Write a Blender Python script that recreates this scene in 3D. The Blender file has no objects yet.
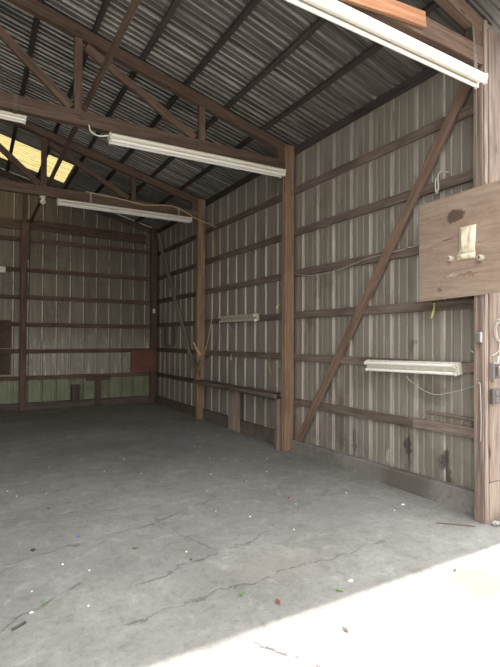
import bpy, bmesh, math, random
from mathutils import Vector, Matrix, noise as mnoise
random.seed(7)
scn = bpy.context.scene
COL = scn.collection
V = Vector

# ------------------------------------------------------------------ node helpers
class NT:
    def __init__(s, name):
        s.m = bpy.data.materials.new(name); s.m.use_nodes = True
        s.t = s.m.node_tree; s.t.nodes.clear()
        s.out = s.n('ShaderNodeOutputMaterial')
    def n(s, typ, **kw):
        nd = s.t.nodes.new(typ)
        for k, v in kw.items(): setattr(nd, k, v)
        return nd
    def put(s, nd, key, val):
        if val is None: return
        sock = nd.inputs[key]
        if isinstance(val, bpy.types.NodeSocket): s.t.links.new(val, sock)
        else:
            if isinstance(val, (tuple, list)) and len(val) == 3 and sock.type == 'RGBA': val = (*val, 1)
            sock.default_value = val
    def math(s, op, a, b=None, c=None, clamp=False):
        nd = s.n('ShaderNodeMath', operation=op, use_clamp=clamp)
        s.put(nd, 0, a); s.put(nd, 1, b); s.put(nd, 2, c)
        return nd.outputs[0]
    def vm(s, op, a, b=None, out=0):
        nd = s.n('ShaderNodeVectorMath', operation=op)
        s.put(nd, 0, a)
        if b is not None:
            if op == 'SCALE': s.put(nd, 3, b)
            else: s.put(nd, 1, b)
        return nd.outputs[out]
    def coord(s, which='Object'):
        return s.n('ShaderNodeTexCoord').outputs[which]
    def noise(s, vec, scale=5, detail=4, rough=.55, dist=0, col=False):
        nd = s.n('ShaderNodeTexNoise')
        s.put(nd, 'Vector', vec); s.put(nd, 'Scale', scale); s.put(nd, 'Detail', detail)
        s.put(nd, 'Roughness', rough); s.put(nd, 'Distortion', dist)
        return nd.outputs['Color' if col else 'Fac']
    def ramp(s, fac, stops, interp='LINEAR'):
        nd = s.n('ShaderNodeValToRGB'); cr = nd.color_ramp; cr.interpolation = interp
        while len(cr.elements) < len(stops): cr.elements.new(.5)
        for e, (p, c) in zip(cr.elements, stops):
            e.position = p; e.color = (*c, 1) if isinstance(c, (tuple, list)) else (c, c, c, 1)
        s.put(nd, 0, fac)
        return nd.outputs[0]
    def mix(s, fac, a, b, blend='MIX'):
        nd = s.n('ShaderNodeMix', data_type='RGBA', blend_type=blend)
        s.put(nd, 0, fac); s.put(nd, 6, a); s.put(nd, 7, b)
        return nd.outputs[2]
    def smooth(s, v, lo, hi):
        nd = s.n('ShaderNodeMapRange', interpolation_type='SMOOTHSTEP')
        s.put(nd, 0, v); s.put(nd, 1, lo); s.put(nd, 2, hi)
        return nd.outputs[0]
    def bump(s, h, strength=.3, dist=.01):
        nd = s.n('ShaderNodeBump'); s.put(nd, 'Height', h); s.put(nd, 'Strength', strength); s.put(nd, 'Distance', dist)
        return nd.outputs[0]
    def bsdf(s, col, rough=.6, metal=0., normal=None, spec=None):
        b = s.n('ShaderNodeBsdfPrincipled')
        s.put(b, 'Base Color', col); s.put(b, 'Roughness', rough); s.put(b, 'Metallic', metal)
        if normal is not None: s.put(b, 'Normal', normal)
        if spec is not None: s.put(b, 'Specular IOR Level', spec)
        s.t.links.new(b.outputs[0], s.out.inputs[0])
        return b
    def rand(s): return s.n('ShaderNodeObjectInfo').outputs['Random']
    def sep(s, v):
        nd = s.n('ShaderNodeSeparateXYZ'); s.put(nd, 0, v); return nd.outputs
    def seg(s, p, a, b):
        """distance from p to the segment a-b"""
        a = V(a); b = V(b); ba = b-a
        pa = s.vm('SUBTRACT', p, tuple(a))
        h = s.math('DIVIDE', s.vm('DOT_PRODUCT', pa, tuple(ba), out=1), ba.dot(ba), clamp=True)
        bh = s.n('ShaderNodeVectorMath', operation='SCALE')
        bh.inputs[0].default_value = tuple(ba); s.put(bh, 3, h)
        return s.vm('LENGTH', s.vm('SUBTRACT', pa, bh.outputs[0]), out=1)
    def blob(s, p, c, r):
        """soft ellipsoid mask: <1 inside"""
        q = s.vm('DIVIDE', s.vm('SUBTRACT', p, tuple(c)), tuple(r))
        return s.vm('LENGTH', q, out=1)

def wood(name, dark, light, rough=.75, grime=.35, var=.35):
    t = NT(name)
    r = t.rand()
    off = t.n('ShaderNodeCombineXYZ'); t.put(off, 0, t.math('MULTIPLY', r, 37.)); t.put(off, 1, t.math('MULTIPLY', r, 11.))
    p = t.vm('ADD', t.coord(), off.outputs[0])
    g = t.noise(t.vm('MULTIPLY', p, (1.3, 26, 26)), 1.5, 5, .62, .6)
    fine = t.noise(t.vm('MULTIPLY', p, (5, 130, 130)), 1, 3, .6)
    big = t.noise(t.vm('MULTIPLY', p, (1.1, 4, 4)), 1.6, 3, .6)
    c = t.mix(t.smooth(g, .3, .7), dark, light)
    c = t.mix(t.math('MULTIPLY', t.smooth(big, .42, .72), grime), c, tuple(x*.38 for x in dark))
    c = t.mix(t.math('MULTIPLY', t.smooth(fine, .55, .75), .35), c, tuple(x*.5 for x in dark))
    # pale scuffs and dust
    sc = t.noise(t.vm('MULTIPLY', p, (3, 9, 9)), 2.2, 6, .75)
    c = t.mix(t.math('MULTIPLY', t.smooth(sc, .62, .78), .45), c, (.36, .32, .28))
    # knots
    vo = t.n('ShaderNodeTexVoronoi'); t.put(vo, 'Vector', t.vm('MULTIPLY', p, (2.2, 9, 9))); t.put(vo, 'Scale', 1.)
    c = t.mix(t.math('MULTIPLY', t.smooth(vo.outputs[0], .13, .06), .7), c, tuple(x*.3 for x in dark))
    hv = t.math('ADD', t.math('MULTIPLY', r, var), 1-var/2)
    c = t.vm('SCALE', c, hv)
    nb = t.bump(t.math('ADD', g, t.math('MULTIPLY', fine, .5)), .45, .004)
    t.bsdf(c, rough, 0, nb, .25)
    return t.m

def plain(name, col, rough=.5, metal=0., dirt=.25, scale=14):
    t = NT(name)
    p = t.coord()
    nz = t.noise(p, scale, 5, .65)
    c = t.mix(t.math('MULTIPLY', t.smooth(nz, .45, .75), dirt), col, tuple(x*.45 for x in col))
    t.bsdf(c, rough, metal, t.bump(nz, .1, .003))
    return t.m

M = {}
M['post'] = wood('post_wood', (.18, .112, .072), (.34, .225, .15), grime=.35)
M['truss'] = wood('truss_wood', (.085, .054, .039), (.16, .106, .08), grime=.3, var=.3)
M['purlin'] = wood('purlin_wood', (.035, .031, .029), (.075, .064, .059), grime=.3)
M['girt'] = wood('girt_wood', (.115, .085, .069), (.215, .167, .138), grime=.4)
M['redgirt'] = wood('back_girt_wood', (.085, .055, .042), (.17, .115, .088), grime=.4)
M['brace'] = wood('brace_wood', (.14, .088, .065), (.26, .175, .132), grime=.3)
M['newplank'] = wood('new_plank_wood', (.33, .145, .075), (.50, .26, .15), grime=.15, var=.1)
M['grey'] = wood('grey_weathered_wood', (.20, .155, .12), (.36, .29, .235), grime=.5)
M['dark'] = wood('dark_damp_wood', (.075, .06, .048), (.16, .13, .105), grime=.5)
M['jamb'] = wood('jamb_wood', (.15, .11, .093), (.29, .225, .19), grime=.35, var=.3)
M['pole'] = wood('tan_pole_wood', (.26, .22, .165), (.42, .37, .29), grime=.25)
M['fresh'] = wood('split_fresh_wood', (.42, .24, .12), (.6, .38, .2), grime=.1)
M['enamel'] = plain('cream_enamel', (.80, .76, .66), .35, 0, .12, 6)
M['tube'] = plain('white_tube_glass', (.88, .86, .80), .12, 0, .04, 4)
M['rust_enamel'] = plain('worn_enamel', (.74, .71, .62), .45, 0, .45, 22)
M['dusty'] = plain('dusty_enamel', (.52, .48, .39), .6, 0, .45, 22)
M['socket'] = plain('socket_plastic', (.72, .70, .62), .4, 0, .2)
M['steel'] = plain('dull_steel', (.34, .33, .31), .45, .7, .3)
M['grey_box'] = plain('grey_metal_box', (.36, .36, .35), .5, .4, .3)
M['dark_box'] = plain('brown_cover_plate', (.075, .065, .06), .5, .1, .3)
M['slot'] = plain('pale_receptacle', (.15, .135, .12), .5, 0, .3, 60)
M['black'] = plain('black_plastic', (.03, .03, .03), .5, 0, .2)
M['cord'] = plain('tan_cord', (.50, .40, .22), .7, 0, .2)
M['white_wire'] = plain('white_wire', (.50, .48, .42), .5, 0, .2)
M['dark_wire'] = plain('dark_wire', (.05, .045, .04), .6, 0, .2)
M['yellow'] = plain('yellow_ribbon', (.62, .56, .22), .6, 0, .2)
M['knob'] = plain('dull_cream_ceramic', (.46, .40, .32), .4, 0, .6, 60)
M['knob_core'] = plain('rusty_screw', (.16, .12, .09), .7, .2, .4, 60)
M['ceramic'] = plain('white_ceramic', (.72, .68, .58), .2, 0, .15)
M['green_leaf'] = plain('green_leaf', (.10, .22, .04), .6, 0, .2)
M['red_leaf'] = plain('red_leaf', (.20, .055, .035), .7, 0, .3)
M['brown_leaf'] = plain('brown_leaf', (.12, .08, .05), .8, 0, .3)
M['paper'] = plain('white_scrap', (.75, .74, .70), .7, 0, .1)
M['blue'] = plain('blue_plastic', (.03, .10, .55), .4, 0, .1)
M['stone'] = plain('dark_stone', (.035, .035, .035), .9, 0, .3)
M['rubble'] = plain('concrete_rubble', (.26, .25, .23), .95, 0, .3, 30)

def sheet_mat(name, light, mid, dirt, streak=.28, metal=.35, rough=.46, axis='Z', back=False, ribs=None, stains=(), dirtlow=True):
    t = NT(name)
    p = t.coord()
    sc = {'Z': (3.4, 3.4, .4), 'R': (.35, 9, .35)}[axis]
    st = t.noise(t.vm('MULTIPLY', p, sc), 1.7, 5, .65, .3)
    st2 = t.noise(t.vm('MULTIPLY', p, tuple(x*4 for x in sc)), 1.5, 4, .6)
    bl = t.noise(p, 1.4, 6, .65)
    c = t.mix(t.smooth(st, .32, .68), mid, light)
    c = t.mix(t.math('MULTIPLY', t.smooth(st2, .5, .72), streak), c, dirt)
    c = t.mix(t.math('MULTIPLY', t.smooth(bl, .5, .74), .55), c, dirt)
    fl = t.noise(p, 38, 3, .7)
    c = t.mix(t.math('MULTIPLY', t.smooth(fl, .66, .74), .35), c, tuple(x*.5 for x in dirt))
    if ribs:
        ax, pitch, phase, hw, rc, amt = ribs        # paler colour on the rib crowns, broken up by noise
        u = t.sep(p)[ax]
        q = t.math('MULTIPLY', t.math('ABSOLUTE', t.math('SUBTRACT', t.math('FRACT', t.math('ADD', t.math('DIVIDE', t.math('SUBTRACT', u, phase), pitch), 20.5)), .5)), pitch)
        crown_noise = t.smooth(t.noise(t.vm('MULTIPLY', p, (5, 5, 1.6)), 1.5, 4, .6), .25, .6)
        c = t.mix(t.math('MULTIPLY', t.math('MULTIPLY', t.smooth(q, hw*1.25, hw*.8), crown_noise), amt), c, rc)
    wob = t.vm('SCALE', t.vm('SUBTRACT', t.noise(p, 9, 5, .7, col=True), (.5, .5, .5)), .22)
    pw = t.vm('ADD', p, wob)
    for (cc, rr, col, amt) in stains:
        c = t.mix(t.math('MULTIPLY', t.smooth(t.blob(pw, cc, rr), 1.1, .6), amt), c, col)
    if back:
        x, y, z = t.sep(p)
        wz = t.math('ADD', z, t.math('MULTIPLY', t.math('SUBTRACT', t.noise(p, 6, 4, .7), .5), .05))
        # galvanised unpainted band, outdoor reflection brightened into its colour, white oxide streaks; green painted dado below
        ox = t.noise(t.vm('MULTIPLY', p, (14, 14, 1.4)), 1.2, 6, .8)
        band = t.math('MULTIPLY', t.smooth(wz, 1.95, 1.2), t.smooth(wz, .70, .74))
        c = t.mix(t.math('MULTIPLY', band, .6), c, (.36, .34, .28))
        c = t.mix(t.math('MULTIPLY', band, t.smooth(ox, .52, .7)), c, (.66, .63, .53))
        gr = t.smooth(wz, .73, .70)
        gn = t.mix(t.smooth(t.noise(p, 3.5, 6, .7), .4, .7), (.235, .26, .165), (.16, .175, .115))
        c = t.mix(t.math('MULTIPLY', gr, .9), c, gn)
    nb = t.bump(bl, .08, .02)
    t.bsdf(c, t.math('ADD', t.math('MULTIPLY', st2, .25), rough-.1), metal, nb, .4)
    return t.m

dk = (.055, .05, .042)
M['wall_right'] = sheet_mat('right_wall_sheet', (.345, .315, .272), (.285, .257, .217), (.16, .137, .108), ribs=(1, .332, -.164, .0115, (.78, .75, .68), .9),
    stains=[((.2, -2.05, .46), (.2, .055, .16), dk, .85), ((.2, -2.04, .28), (.2, .045, .14), (.10, .09, .075), .6),
            ((.2, -2.50, .42), (.2, .07, .13), dk, .8), ((.2, -2.56, .26), (.2, .05, .12), dk, .7),
            ((.2, -.95, .55), (.2, .10, .45), (.12, .10, .08), .5), ((.2, -.75, 1.1), (.2, .09, .3), (.13, .11, .09), .5),
            ((.2, -1.75, .30), (.2, .04, .1), (.7, .68, .64), .5), ((.2, -2.1, 1.55), (.2, .05, .09), dk, .45),
            ((.2, -1.2, .33), (.2, .06, .2), (.11, .09, .075), .55), ((.2, -2.35, 1.05), (.2, .25, .12), (.15, .12, .10), .5),
            ((.2, -.5, 2.3), (.2, .08, .25), (.14, .12, .1), .5), ((.2, -.3, 1.9), (.2, .08, .2), (.14, .12, .1), .5)])
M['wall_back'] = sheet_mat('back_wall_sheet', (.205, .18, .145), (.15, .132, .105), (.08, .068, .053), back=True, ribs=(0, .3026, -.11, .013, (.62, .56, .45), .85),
    stains=[((-1.74, 6.1, 1.12), (.05, .3, .06), (.03, .03, .025), .9), ((-2.78, 6.1, 1.08), (.06, .3, .09), (.03, .03, .025), .9)])
M['roof'] = sheet_mat('roof_sheet', (.29, .278, .255), (.115, .11, .10), (.06, .055, .05), .6, .55, .42, 'R')

# translucent fibreglass roof light
t = NT('yellow_fibreglass')
p = t.coord()
nz = t.noise(t.vm('MULTIPLY', p, (1.2, 5, 1.2)), 2.5, 6, .7)
c = t.mix(t.smooth(nz, .45, .7), (.205, .172, .078), (.14, .112, .042))
c = t.mix(t.math('MULTIPLY', t.smooth(t.noise(t.vm('MULTIPLY', p, (5, 9, 5)), 3, 6, .75), .6, .7), .6), c, (.09, .055, .012))
tr = t.n('ShaderNodeBsdfTranslucent'); t.put(tr, 0, c)
df = t.n('ShaderNodeBsdfDiffuse'); t.put(df, 0, c)
mx = t.n('ShaderNodeMixShader'); mx.inputs[0].default_value = .72
t.t.links.new(df.outputs[0], mx.inputs[1]); t.t.links.new(tr.outputs[0], mx.inputs[2])
t.t.links.new(mx.outputs[0], t.out.inputs[0])
M['skylight'] = t.m

# concrete
def concrete(name, base, dark, light, cracks=(), stains=(), crk=.45):
    t = NT(name)
    p = t.coord()
    a = t.noise(p, .55, 6, .62)
    b = t.noise(p, 2.6, 6, .68, .4)
    d = t.noise(p, 22, 6, .75)
    e = t.noise(p, 120, 2, .6)
    sw = t.noise(t.vm('MULTIPLY', p, (.7, 2.4, 1)), 1.3, 5, .65, .8)
    c = t.mix(t.smooth(a, .35, .68), base, dark)
    c = t.mix(t.math('MULTIPLY', t.smooth(b, .46, .72), .45), c, light)
    c = t.mix(t.math('MULTIPLY', t.smooth(sw, .5, .75), .5), c, dark)
    c = t.mix(t.math('MULTIPLY', t.smooth(d, .47, .72), .45), c, tuple(x*.5 for x in dark))
    g = t.noise(p, 7, 7, .72, .5)
    c = t.mix(t.math('MULTIPLY', t.smooth(g, .5, .68), .5), c, tuple(x*.72 for x in dark))
    c = t.mix(t.math('MULTIPLY', t.smooth(g, .46, .32), .4), c, tuple(x*1.12 for x in light))
    c = t.mix(t.math('MULTIPLY', t.smooth(e, .64, .72), .55), c, (.50, .49, .46))
    wob = t.vm('SCALE', t.vm('SUBTRACT', t.noise(p, 3.2, 7, .75, col=True), (.5, .5, .5)), .34)
    pw = t.vm('MULTIPLY', t.vm('ADD', p, wob), (1, 1, 0))
    for (cc, rr, col, amt) in stains:
        c = t.mix(t.math('MULTIPLY', t.smooth(t.blob(pw, cc, rr), 1.15, .5), amt), c, col)
    ck = None
    for (q0, q1, w) in cracks:
        m = t.smooth(t.seg(pw, (*q0, 0), (*q1, 0)), w, w*.25)
        ck = m if ck is None else t.math('MAXIMUM', ck, m)
    h = t.math('ADD', t.math('MULTIPLY', d, .5), t.math('MULTIPLY', b, 1.2))
    if ck is not None:
        br = t.smooth(t.noise(p, 7, 3, .6), .36, .6)
        ckb = t.math('MULTIPLY', ck, br)
        c = t.mix(t.math('MULTIPLY', ckb, crk), c, tuple(x*.35 for x in dark))
        h = t.math('SUBTRACT', h, t.math('MULTIPLY', ckb, 1.2))
    t.bsdf(c, .88, 0, t.bump(h, .6, .014), .25)
    return t.m

cracks = [((-3.9, -1.83), (-3.28, -1.71), 0.0136), ((-3.28, -1.71), (-2.54, -1.62), 0.0124), ((-2.54, -1.62), (-1.7, -1.25), 0.0074),
          ((-2.47, -1.54), (-2.27, -2.33), 0.0074), ((-2.9, -2.52), (-2.57, -2.43), 0.0136), ((-2.57, -2.43), (-1.95, -2.33), 0.0149),
          ((-3.9, -2.72), (-3.22, -2.33), 0.0099), ((-3.65, -.86), (-2.34, -1.18), 0.0087), ((-3.1, -2.92), (-2.3, -2.86), .011),
          ((-2.3, -2.86), (-1.0, -2.9), 0.0074), ((-1.95, -2.33), (-.2, -1.5), 0.0050), ((-3.2, 1.2), (-.4, 1.0), 0.0062), ((-2.3, -.1), (-1.0, .4), 0.0056)]
M['floor'] = concrete('shed_concrete', (.22, .214, .202), (.155, .15, .14), (.285, .28, .268), cracks,
    stains=[((-2.6, 3.6, 0), (1.2, .8, 1), (.13, .12, .105), .35), ((-1.2, 3.0, 0), (.7, .6, 1), (.13, .12, .11), .35), ((-2.3, 1.6, 0), (.8, .35, 1), (.14, .13, .12), .45),
            ((-3.2, 4.9, 0), (1.2, .6, 1), (.13, .12, .105), .35), ((-1.0, -.4, 0), (.8, .4, 1), (.17, .165, .155), .4), ((-2.0, -2.75, 0), (.35, .2, 1), (.25, .23, .19), .3),
            ((-.9, -2.2, 0), (.5, .35, 1), (.19, .185, .18), .4)])
M['apron'] = concrete('apron_concrete', crk=.95, base=(.25, .243, .23), dark=(.22, .215, .205), light=(.28, .272, .26),
    cracks=[((-2.72, -3.30), (-2.60, -3.42), .013), ((-2.60, -3.42), (-2.49, -3.54), .013), ((-2.49, -3.54), (-2.40, -3.75), .013), ((-2.4, -3.75), (-2.0, -4.2), .013)],
    stains=[((-.98, -3.62, 0), (.26, .2, 1), (.225, .19, .125), .85), ((-1.12, -3.8, 0), (.16, .16, 1), (.225, .19, .13), .75)])
M['curb'] = concrete('curb_concrete', (.215, .20, .18), (.155, .144, .13), (.27, .252, .23),
    stains=[((.12, -2.1, 0), (1, .38, 1), (.10, .088, .075), .8)])

# plywood with a dark stain
t = NT('weathered_plywood')
p = t.coord()
g = t.noise(t.vm('MULTIPLY', p, (9, 1.6, 16)), 1.6, 6, .65, .8)
b = t.noise(p, 3.2, 6, .7)
c = t.mix(t.smooth(g, .25, .75), (.25, .182, .14), (.355, .27, .21))
c = t.mix(t.math('MULTIPLY', t.smooth(b, .45, .7), .55), c, (.21, .13, .10))
c = t.mix(t.math('MULTIPLY', t.smooth(t.noise(t.vm('MULTIPLY', p, (9, 2.2, 9)), 3, 6, .75), .6, .74), .6), c, (.52, .44, .38))
wob = t.vm('SCALE', t.vm('SUBTRACT', t.noise(p, 14, 5, .7, col=True), (.5, .5, .5)), .13)
pw = t.vm('ADD', p, wob)
for cc, rr, col, am in (((-.03, -2.80, 2.765), (.3, .105, .068), (.085, .055, .045), .9), ((-.03, -2.72, 2.56), (.3, .07, .014), (.1, .07, .05), .7),
                        ((-.03, -2.77, 2.215), (.3, .06, .022), (.5, .42, .34), .6), ((-.03, -2.64, 2.09), (.3, .03, .022), (.13, .07, .05), .7),
                        ((-.03, -2.9, 2.21), (.3, .16, .012), (.17, .08, .06), .6)):
    c = t.mix(t.math('MULTIPLY', t.smooth(t.blob(pw, cc, rr), 1.1, .7), am), c, col)
t.bsdf(c, .8, 0, t.bump(g, .4, .004), .2)
M['ply'] = t.m
def panelmat(name, c1, c2, c3):
    t = NT(name); p = t.coord()
    b = t.noise(p, 4, 6, .7); g = t.noise(t.vm('MULTIPLY', p, (2, 2, 14)), 2, 5, .6)
    c = t.mix(t.smooth(b, .38, .66), c1, c2)
    c = t.mix(t.math('MULTIPLY', t.smooth(g, .5, .75), .5), c, c3)
    t.bsdf(c, .8, 0, t.bump(b, .2, .004), .2)
    return t.m
M['redpanel'] = panelmat('faded_red_board', (.21, .08, .062), (.13, .062, .048), (.24, .15, .11))
M['brownpanel'] = panelmat('brown_plywood', (.12, .085, .06), (.08, .055, .04), (.05, .038, .03))
# cream pouch
t = NT('cream_pouch_vinyl'); p = t.coord()
nz = t.noise(t.vm('MULTIPLY', p, (6, 12, 5)), 2.4, 5, .6)
c = t.mix(t.smooth(nz, .4, .72), (.66, .60, .46), (.47, .39, .27))
c = t.mix(t.math('MULTIPLY', t.smooth(t.noise(t.vm('MULTIPLY', p, (3, 14, 4)), 2, 4, .6), .58, .7), .7), c, (.62, .42, .25))
t.bsdf(c, .5, 0, t.bump(nz, .5, .01)); M['pouch'] = t.m

# ------------------------------------------------------------------ mesh helpers
def link(name, bm, mat, parent=None, mw=None, smooth=False):
    me = bpy.data.meshes.new(name)
    bmesh.ops.recalc_face_normals(bm, faces=bm.faces)
    if smooth:
        for f in bm.faces: f.smooth = True
    bm.to_mesh(me); bm.free()
    me.materials.append(M[mat] if isinstance(mat, str) else mat)
    o = bpy.data.objects.new(name, me); COL.objects.link(o)
    mw = mw or Matrix.Identity(4)
    if parent is not None:
        o.parent = parent
        pm = parent['_m'] if False else PM[parent.name]
        o.matrix_basis = pm.inverted() @ mw
    else:
        o.matrix_basis = mw
    PM[o.name] = mw
    return o
PM = {}
def tag(o, label, cat, group=None):
    o['label'] = label; o['category'] = cat
    if group: o['group'] = group
    return o
def thing(name, label, cat, loc=(0, 0, 0), group=None):
    o = bpy.data.objects.new(name, None); COL.objects.link(o)
    o.empty_display_size = .1
    o.location = loc; PM[o.name] = Matrix.Translation(loc)
    return tag(o, label, cat, group)
def struct(o):
    o['kind'] = 'structure'; return o

def frame(A, B, up):
    A = V(A); B = V(B); x = (B-A); L = x.length; x.normalize()
    up = V(up); y = up.cross(x).normalized(); z = x.cross(y)
    m = Matrix((x, y, z)).transposed().to_4x4(); m.translation = A
    return m, L
def plank_bm(L, w, h, ch=.004, jit=.0015, step=.35, cut0=0., cut1=0.):
    """beam along +X, w across Y, h across Z, worn chamfered edges; cut = skew of the end faces along Z"""
    bm = bmesh.new()
    n = max(2, int(L/step)+1)
    rings = []
    prof = []
    for sy, sz in ((-1, -1), (1, -1), (1, 1), (-1, 1)):
        a = (sy*(w/2-ch), sz*h/2); b = (sy*w/2, sz*(h/2-ch))
        prof += [a, b] if sy*sz > 0 else [b, a]
    prof = []
    hw, hh = w/2, h/2
    prof = [(-hw+ch, -hh), (hw-ch, -hh), (hw, -hh+ch), (hw, hh-ch), (hw-ch, hh), (-hw+ch, hh), (-hw, hh-ch), (-hw, -hh+ch)]
    for i in range(n):
        x = L*i/(n-1)
        dy = random.uniform(-jit, jit); dz = random.uniform(-jit, jit)
        if i in (0, n-1): dy = dz = 0
        r = []
        for (y, z) in prof:
            sk = (cut0*z/hh if i == 0 else cut1*z/hh if i == n-1 else 0)
            r.append(bm.verts.new((x+sk, y+dy+random.uniform(-jit, jit)*.5, z+dz+random.uniform(-jit, jit)*.5)))
        rings.append(r)
    for i in range(n-1):
        for k in range(8):
            bm.faces.new((rings[i][k], rings[i][(k+1) % 8], rings[i+1][(k+1) % 8], rings[i+1][k]))
    bm.faces.new(rings[0]); bm.faces.new(rings[-1])
    return bm
def plank(name, A, B, w, h, mat, parent=None, up=(0, 0, 1), **kw):
    m, L = frame(A, B, up)
    return link(name, plank_bm(L, w, h, **kw), mat, parent, m)
def bar(name, x, y, z, mat, parent=None, axis=None, **kw):
    """plank from extents"""
    d = [x[1]-x[0], y[1]-y[0], z[1]-z[0]]
    c = [sum(x)/2, sum(y)/2, sum(z)/2]
    a = d.index(max(d)) if axis is None else axis
    A = list(c); B = list(c); A[a] = (x, y, z)[a][0]; B[a] = (x, y, z)[a][1]
    if a == 2: return plank(name, A, B, d[1], d[0], mat, parent, up=(1, 0, 0), **kw)
    if a == 1: return plank(name, A, B, d[0], d[2], mat, parent, **kw)
    return plank(name, A, B, d[1], d[2], mat, parent, **kw)
def add_box(bm, x, y, z):
    r = bmesh.ops.create_cube(bm, size=1)
    bmesh.ops.scale(bm, verts=r['verts'], vec=(x[1]-x[0], y[1]-y[0], z[1]-z[0]))
    bmesh.ops.translate(bm, verts=r['verts'], vec=((x[0]+x[1])/2, (y[0]+y[1])/2, (z[0]+z[1])/2))
    return r['verts']
def bevbox(x, y, z, b=.004, seg=2):
    bm = bmesh.new(); add_box(bm, x, y, z)
    bmesh.ops.bevel(bm, geom=list(bm.edges), offset=b, segments=seg, affect='EDGES', profile=.6)
    return bm
def tube_bm(pts, r, n=8, bm=None, closed=False, cap=True):
    bm = bm or bmesh.new()
    pts = [V(q) for q in pts]; rings = []
    for i, q in enumerate(pts):
        a = pts[i-1] if (i > 0 or closed) else pts[i]
        b = pts[(i+1) % len(pts)] if (i < len(pts)-1 or closed) else pts[i]
        d = (b-a).normalized()
        u = V((0, 0, 1)) if abs(d.z) < .9 else V((1, 0, 0))
        s = d.cross(u).normalized(); u = s.cross(d)
        rr = r[i] if isinstance(r, (list, tuple)) else r
        rings.append([bm.verts.new(q+rr*(math.cos(2*math.pi*k/n)*s+math.sin(2*math.pi*k/n)*u)) for k in range(n)])
    m = len(rings)
    for i in range(m if closed else m-1):
        for k in range(n):
            bm.faces.new((rings[i][k], rings[i][(k+1) % n], rings[(i+1) % m][(k+1) % n], rings[(i+1) % m][k]))
    if cap and not closed: bm.faces.new(rings[0]); bm.faces.new(rings[-1])
    return bm
def spline(pts, k=6):
    pts = [V(q) for q in pts]; out = []
    P = [pts[0]]+pts+[pts[-1]]
    for i in range(1, len(P)-2):
        for j in range(k):
            t = j/k; a, b, c, d = P[i-1], P[i], P[i+1], P[i+2]
            out.append(.5*((2*b)+(c-a)*t+(2*a-5*b+4*c-d)*t*t+(3*b-a-3*c+d)*t**3))
    return out+[pts[-1]]
def wire(name, pts, r, mat, label, cat='wire', parent=None):
    o = link(name, tube_bm(spline(pts), r, 6), mat, parent, smooth=True)
    if parent is None: tag(o, label, cat)
    return o
def lathe(prof, n=20):
    bm = bmesh.new(); rings = []
    for r, z in prof:
        rings.append([bm.verts.new((r*math.cos(2*math.pi*k/n), r*math.sin(2*math.pi*k/n), z)) for k in range(n)])
    for a, b in zip(rings, rings[1:]):
        for k in range(n): bm.faces.new((a[k], a[(k+1) % n], b[(k+1) % n], b[k]))
    bm.faces.new(rings[0]); bm.faces.new(rings[-1])
    return bm

# ribbed sheet profile: (u, outward depth)
def rib_profile(u0, u1, phase=0., PITCH=.305, hm=.028, hn=.004):
    k3 = PITCH/3
    base = [(-.030, 0), (-.011, hm), (.011, hm), (.030, 0),
            (k3-.017, 0), (k3-.009, hn), (k3+.009, hn), (k3+.017, 0),
            (2*k3-.017, 0), (2*k3-.009, hn), (2*k3+.009, hn), (2*k3+.017, 0)]
    pts = [(u0, 0)]
    k = math.floor((u0-phase)/PITCH)-1
    while k*PITCH+phase < u1+PITCH:
        for (a, d) in base:
            u = phase+k*PITCH+a
            if u0 < u < u1: pts.append((u, d))
        k += 1
    pts.append((u1, 0))
    return pts
def sheet(bm, prof, f0, f1, nv=2, th=.0012):
    """f0(u,d), f1(u,d) give the two ends of each line"""
    L = []
    for (u, d) in prof:
        a = V(f0(u, d)); b = V(f1(u, d))
        L.append([bm.verts.new(a.lerp(b, i/(nv-1))) for i in range(nv)])
    for p0, p1 in zip(L, L[1:]):
        for i in range(nv-1):
            bm.faces.new((p0[i], p1[i], p1[i+1], p0[i+1]))

# ------------------------------------------------------------------ dimensions (metres)
SL = .2537; XR = -4.44                     # roof pitch, ridge
def roofz(x): return 4.52 - SL*x if x > XR else 4.52 - SL*(2*XR-x)
LY = [-3.06, 0., 3.07, 5.95]               # near faces of the post lines
XS = .207                                  # inner face of right wall sheet
YS = 6.104                                 # inner face of back wall sheet
XL = 2*XR-.2                               # left wall
YF = -3.72                                 # front edge of roof

# ------------------------------------------------------------------ shell
bm = bmesh.new()
add_box(bm, (XL-.3, XS+.25), (-3.36, YS+.2), (-.15, 0))
struct(link('floor', bm, 'floor'))
bm = bmesh.new()
vs = [bm.verts.new(q) for q in ((-60, -60, -.0012), (60, -60, -.0012), (60, 60, -.0012), (-60, 60, -.0012))]
bm.faces.new(vs)
struct(link('ground', bm, 'apron'))

bm = bmesh.new()
sheet(bm, rib_profile(-2.99, YS+.05, -.164, .332), lambda u, d: (XS+d, u, 0.0), lambda u, d: (XS+d, u, roofz(XS)-.004), 6)
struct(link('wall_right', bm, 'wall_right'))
bm = bmesh.new()
sheet(bm, rib_profile(-2.96, YS+.05, -.195), lambda u, d: (XL-d, u, 0.0), lambda u, d: (XL-d, u, roofz(XL)+.0), 6)
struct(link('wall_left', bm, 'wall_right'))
bm = bmesh.new()
pr = rib_profile(XL, XS, -.11, .3026)
pr = sorted(set(pr+[(XR, 0)]))
sheet(bm, pr, lambda u, d: (u, YS+d, 0.0), lambda u, d: (u, YS+d, roofz(u)-.004), 6)
struct(link('wall_back', bm, 'wall_back'))
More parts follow.
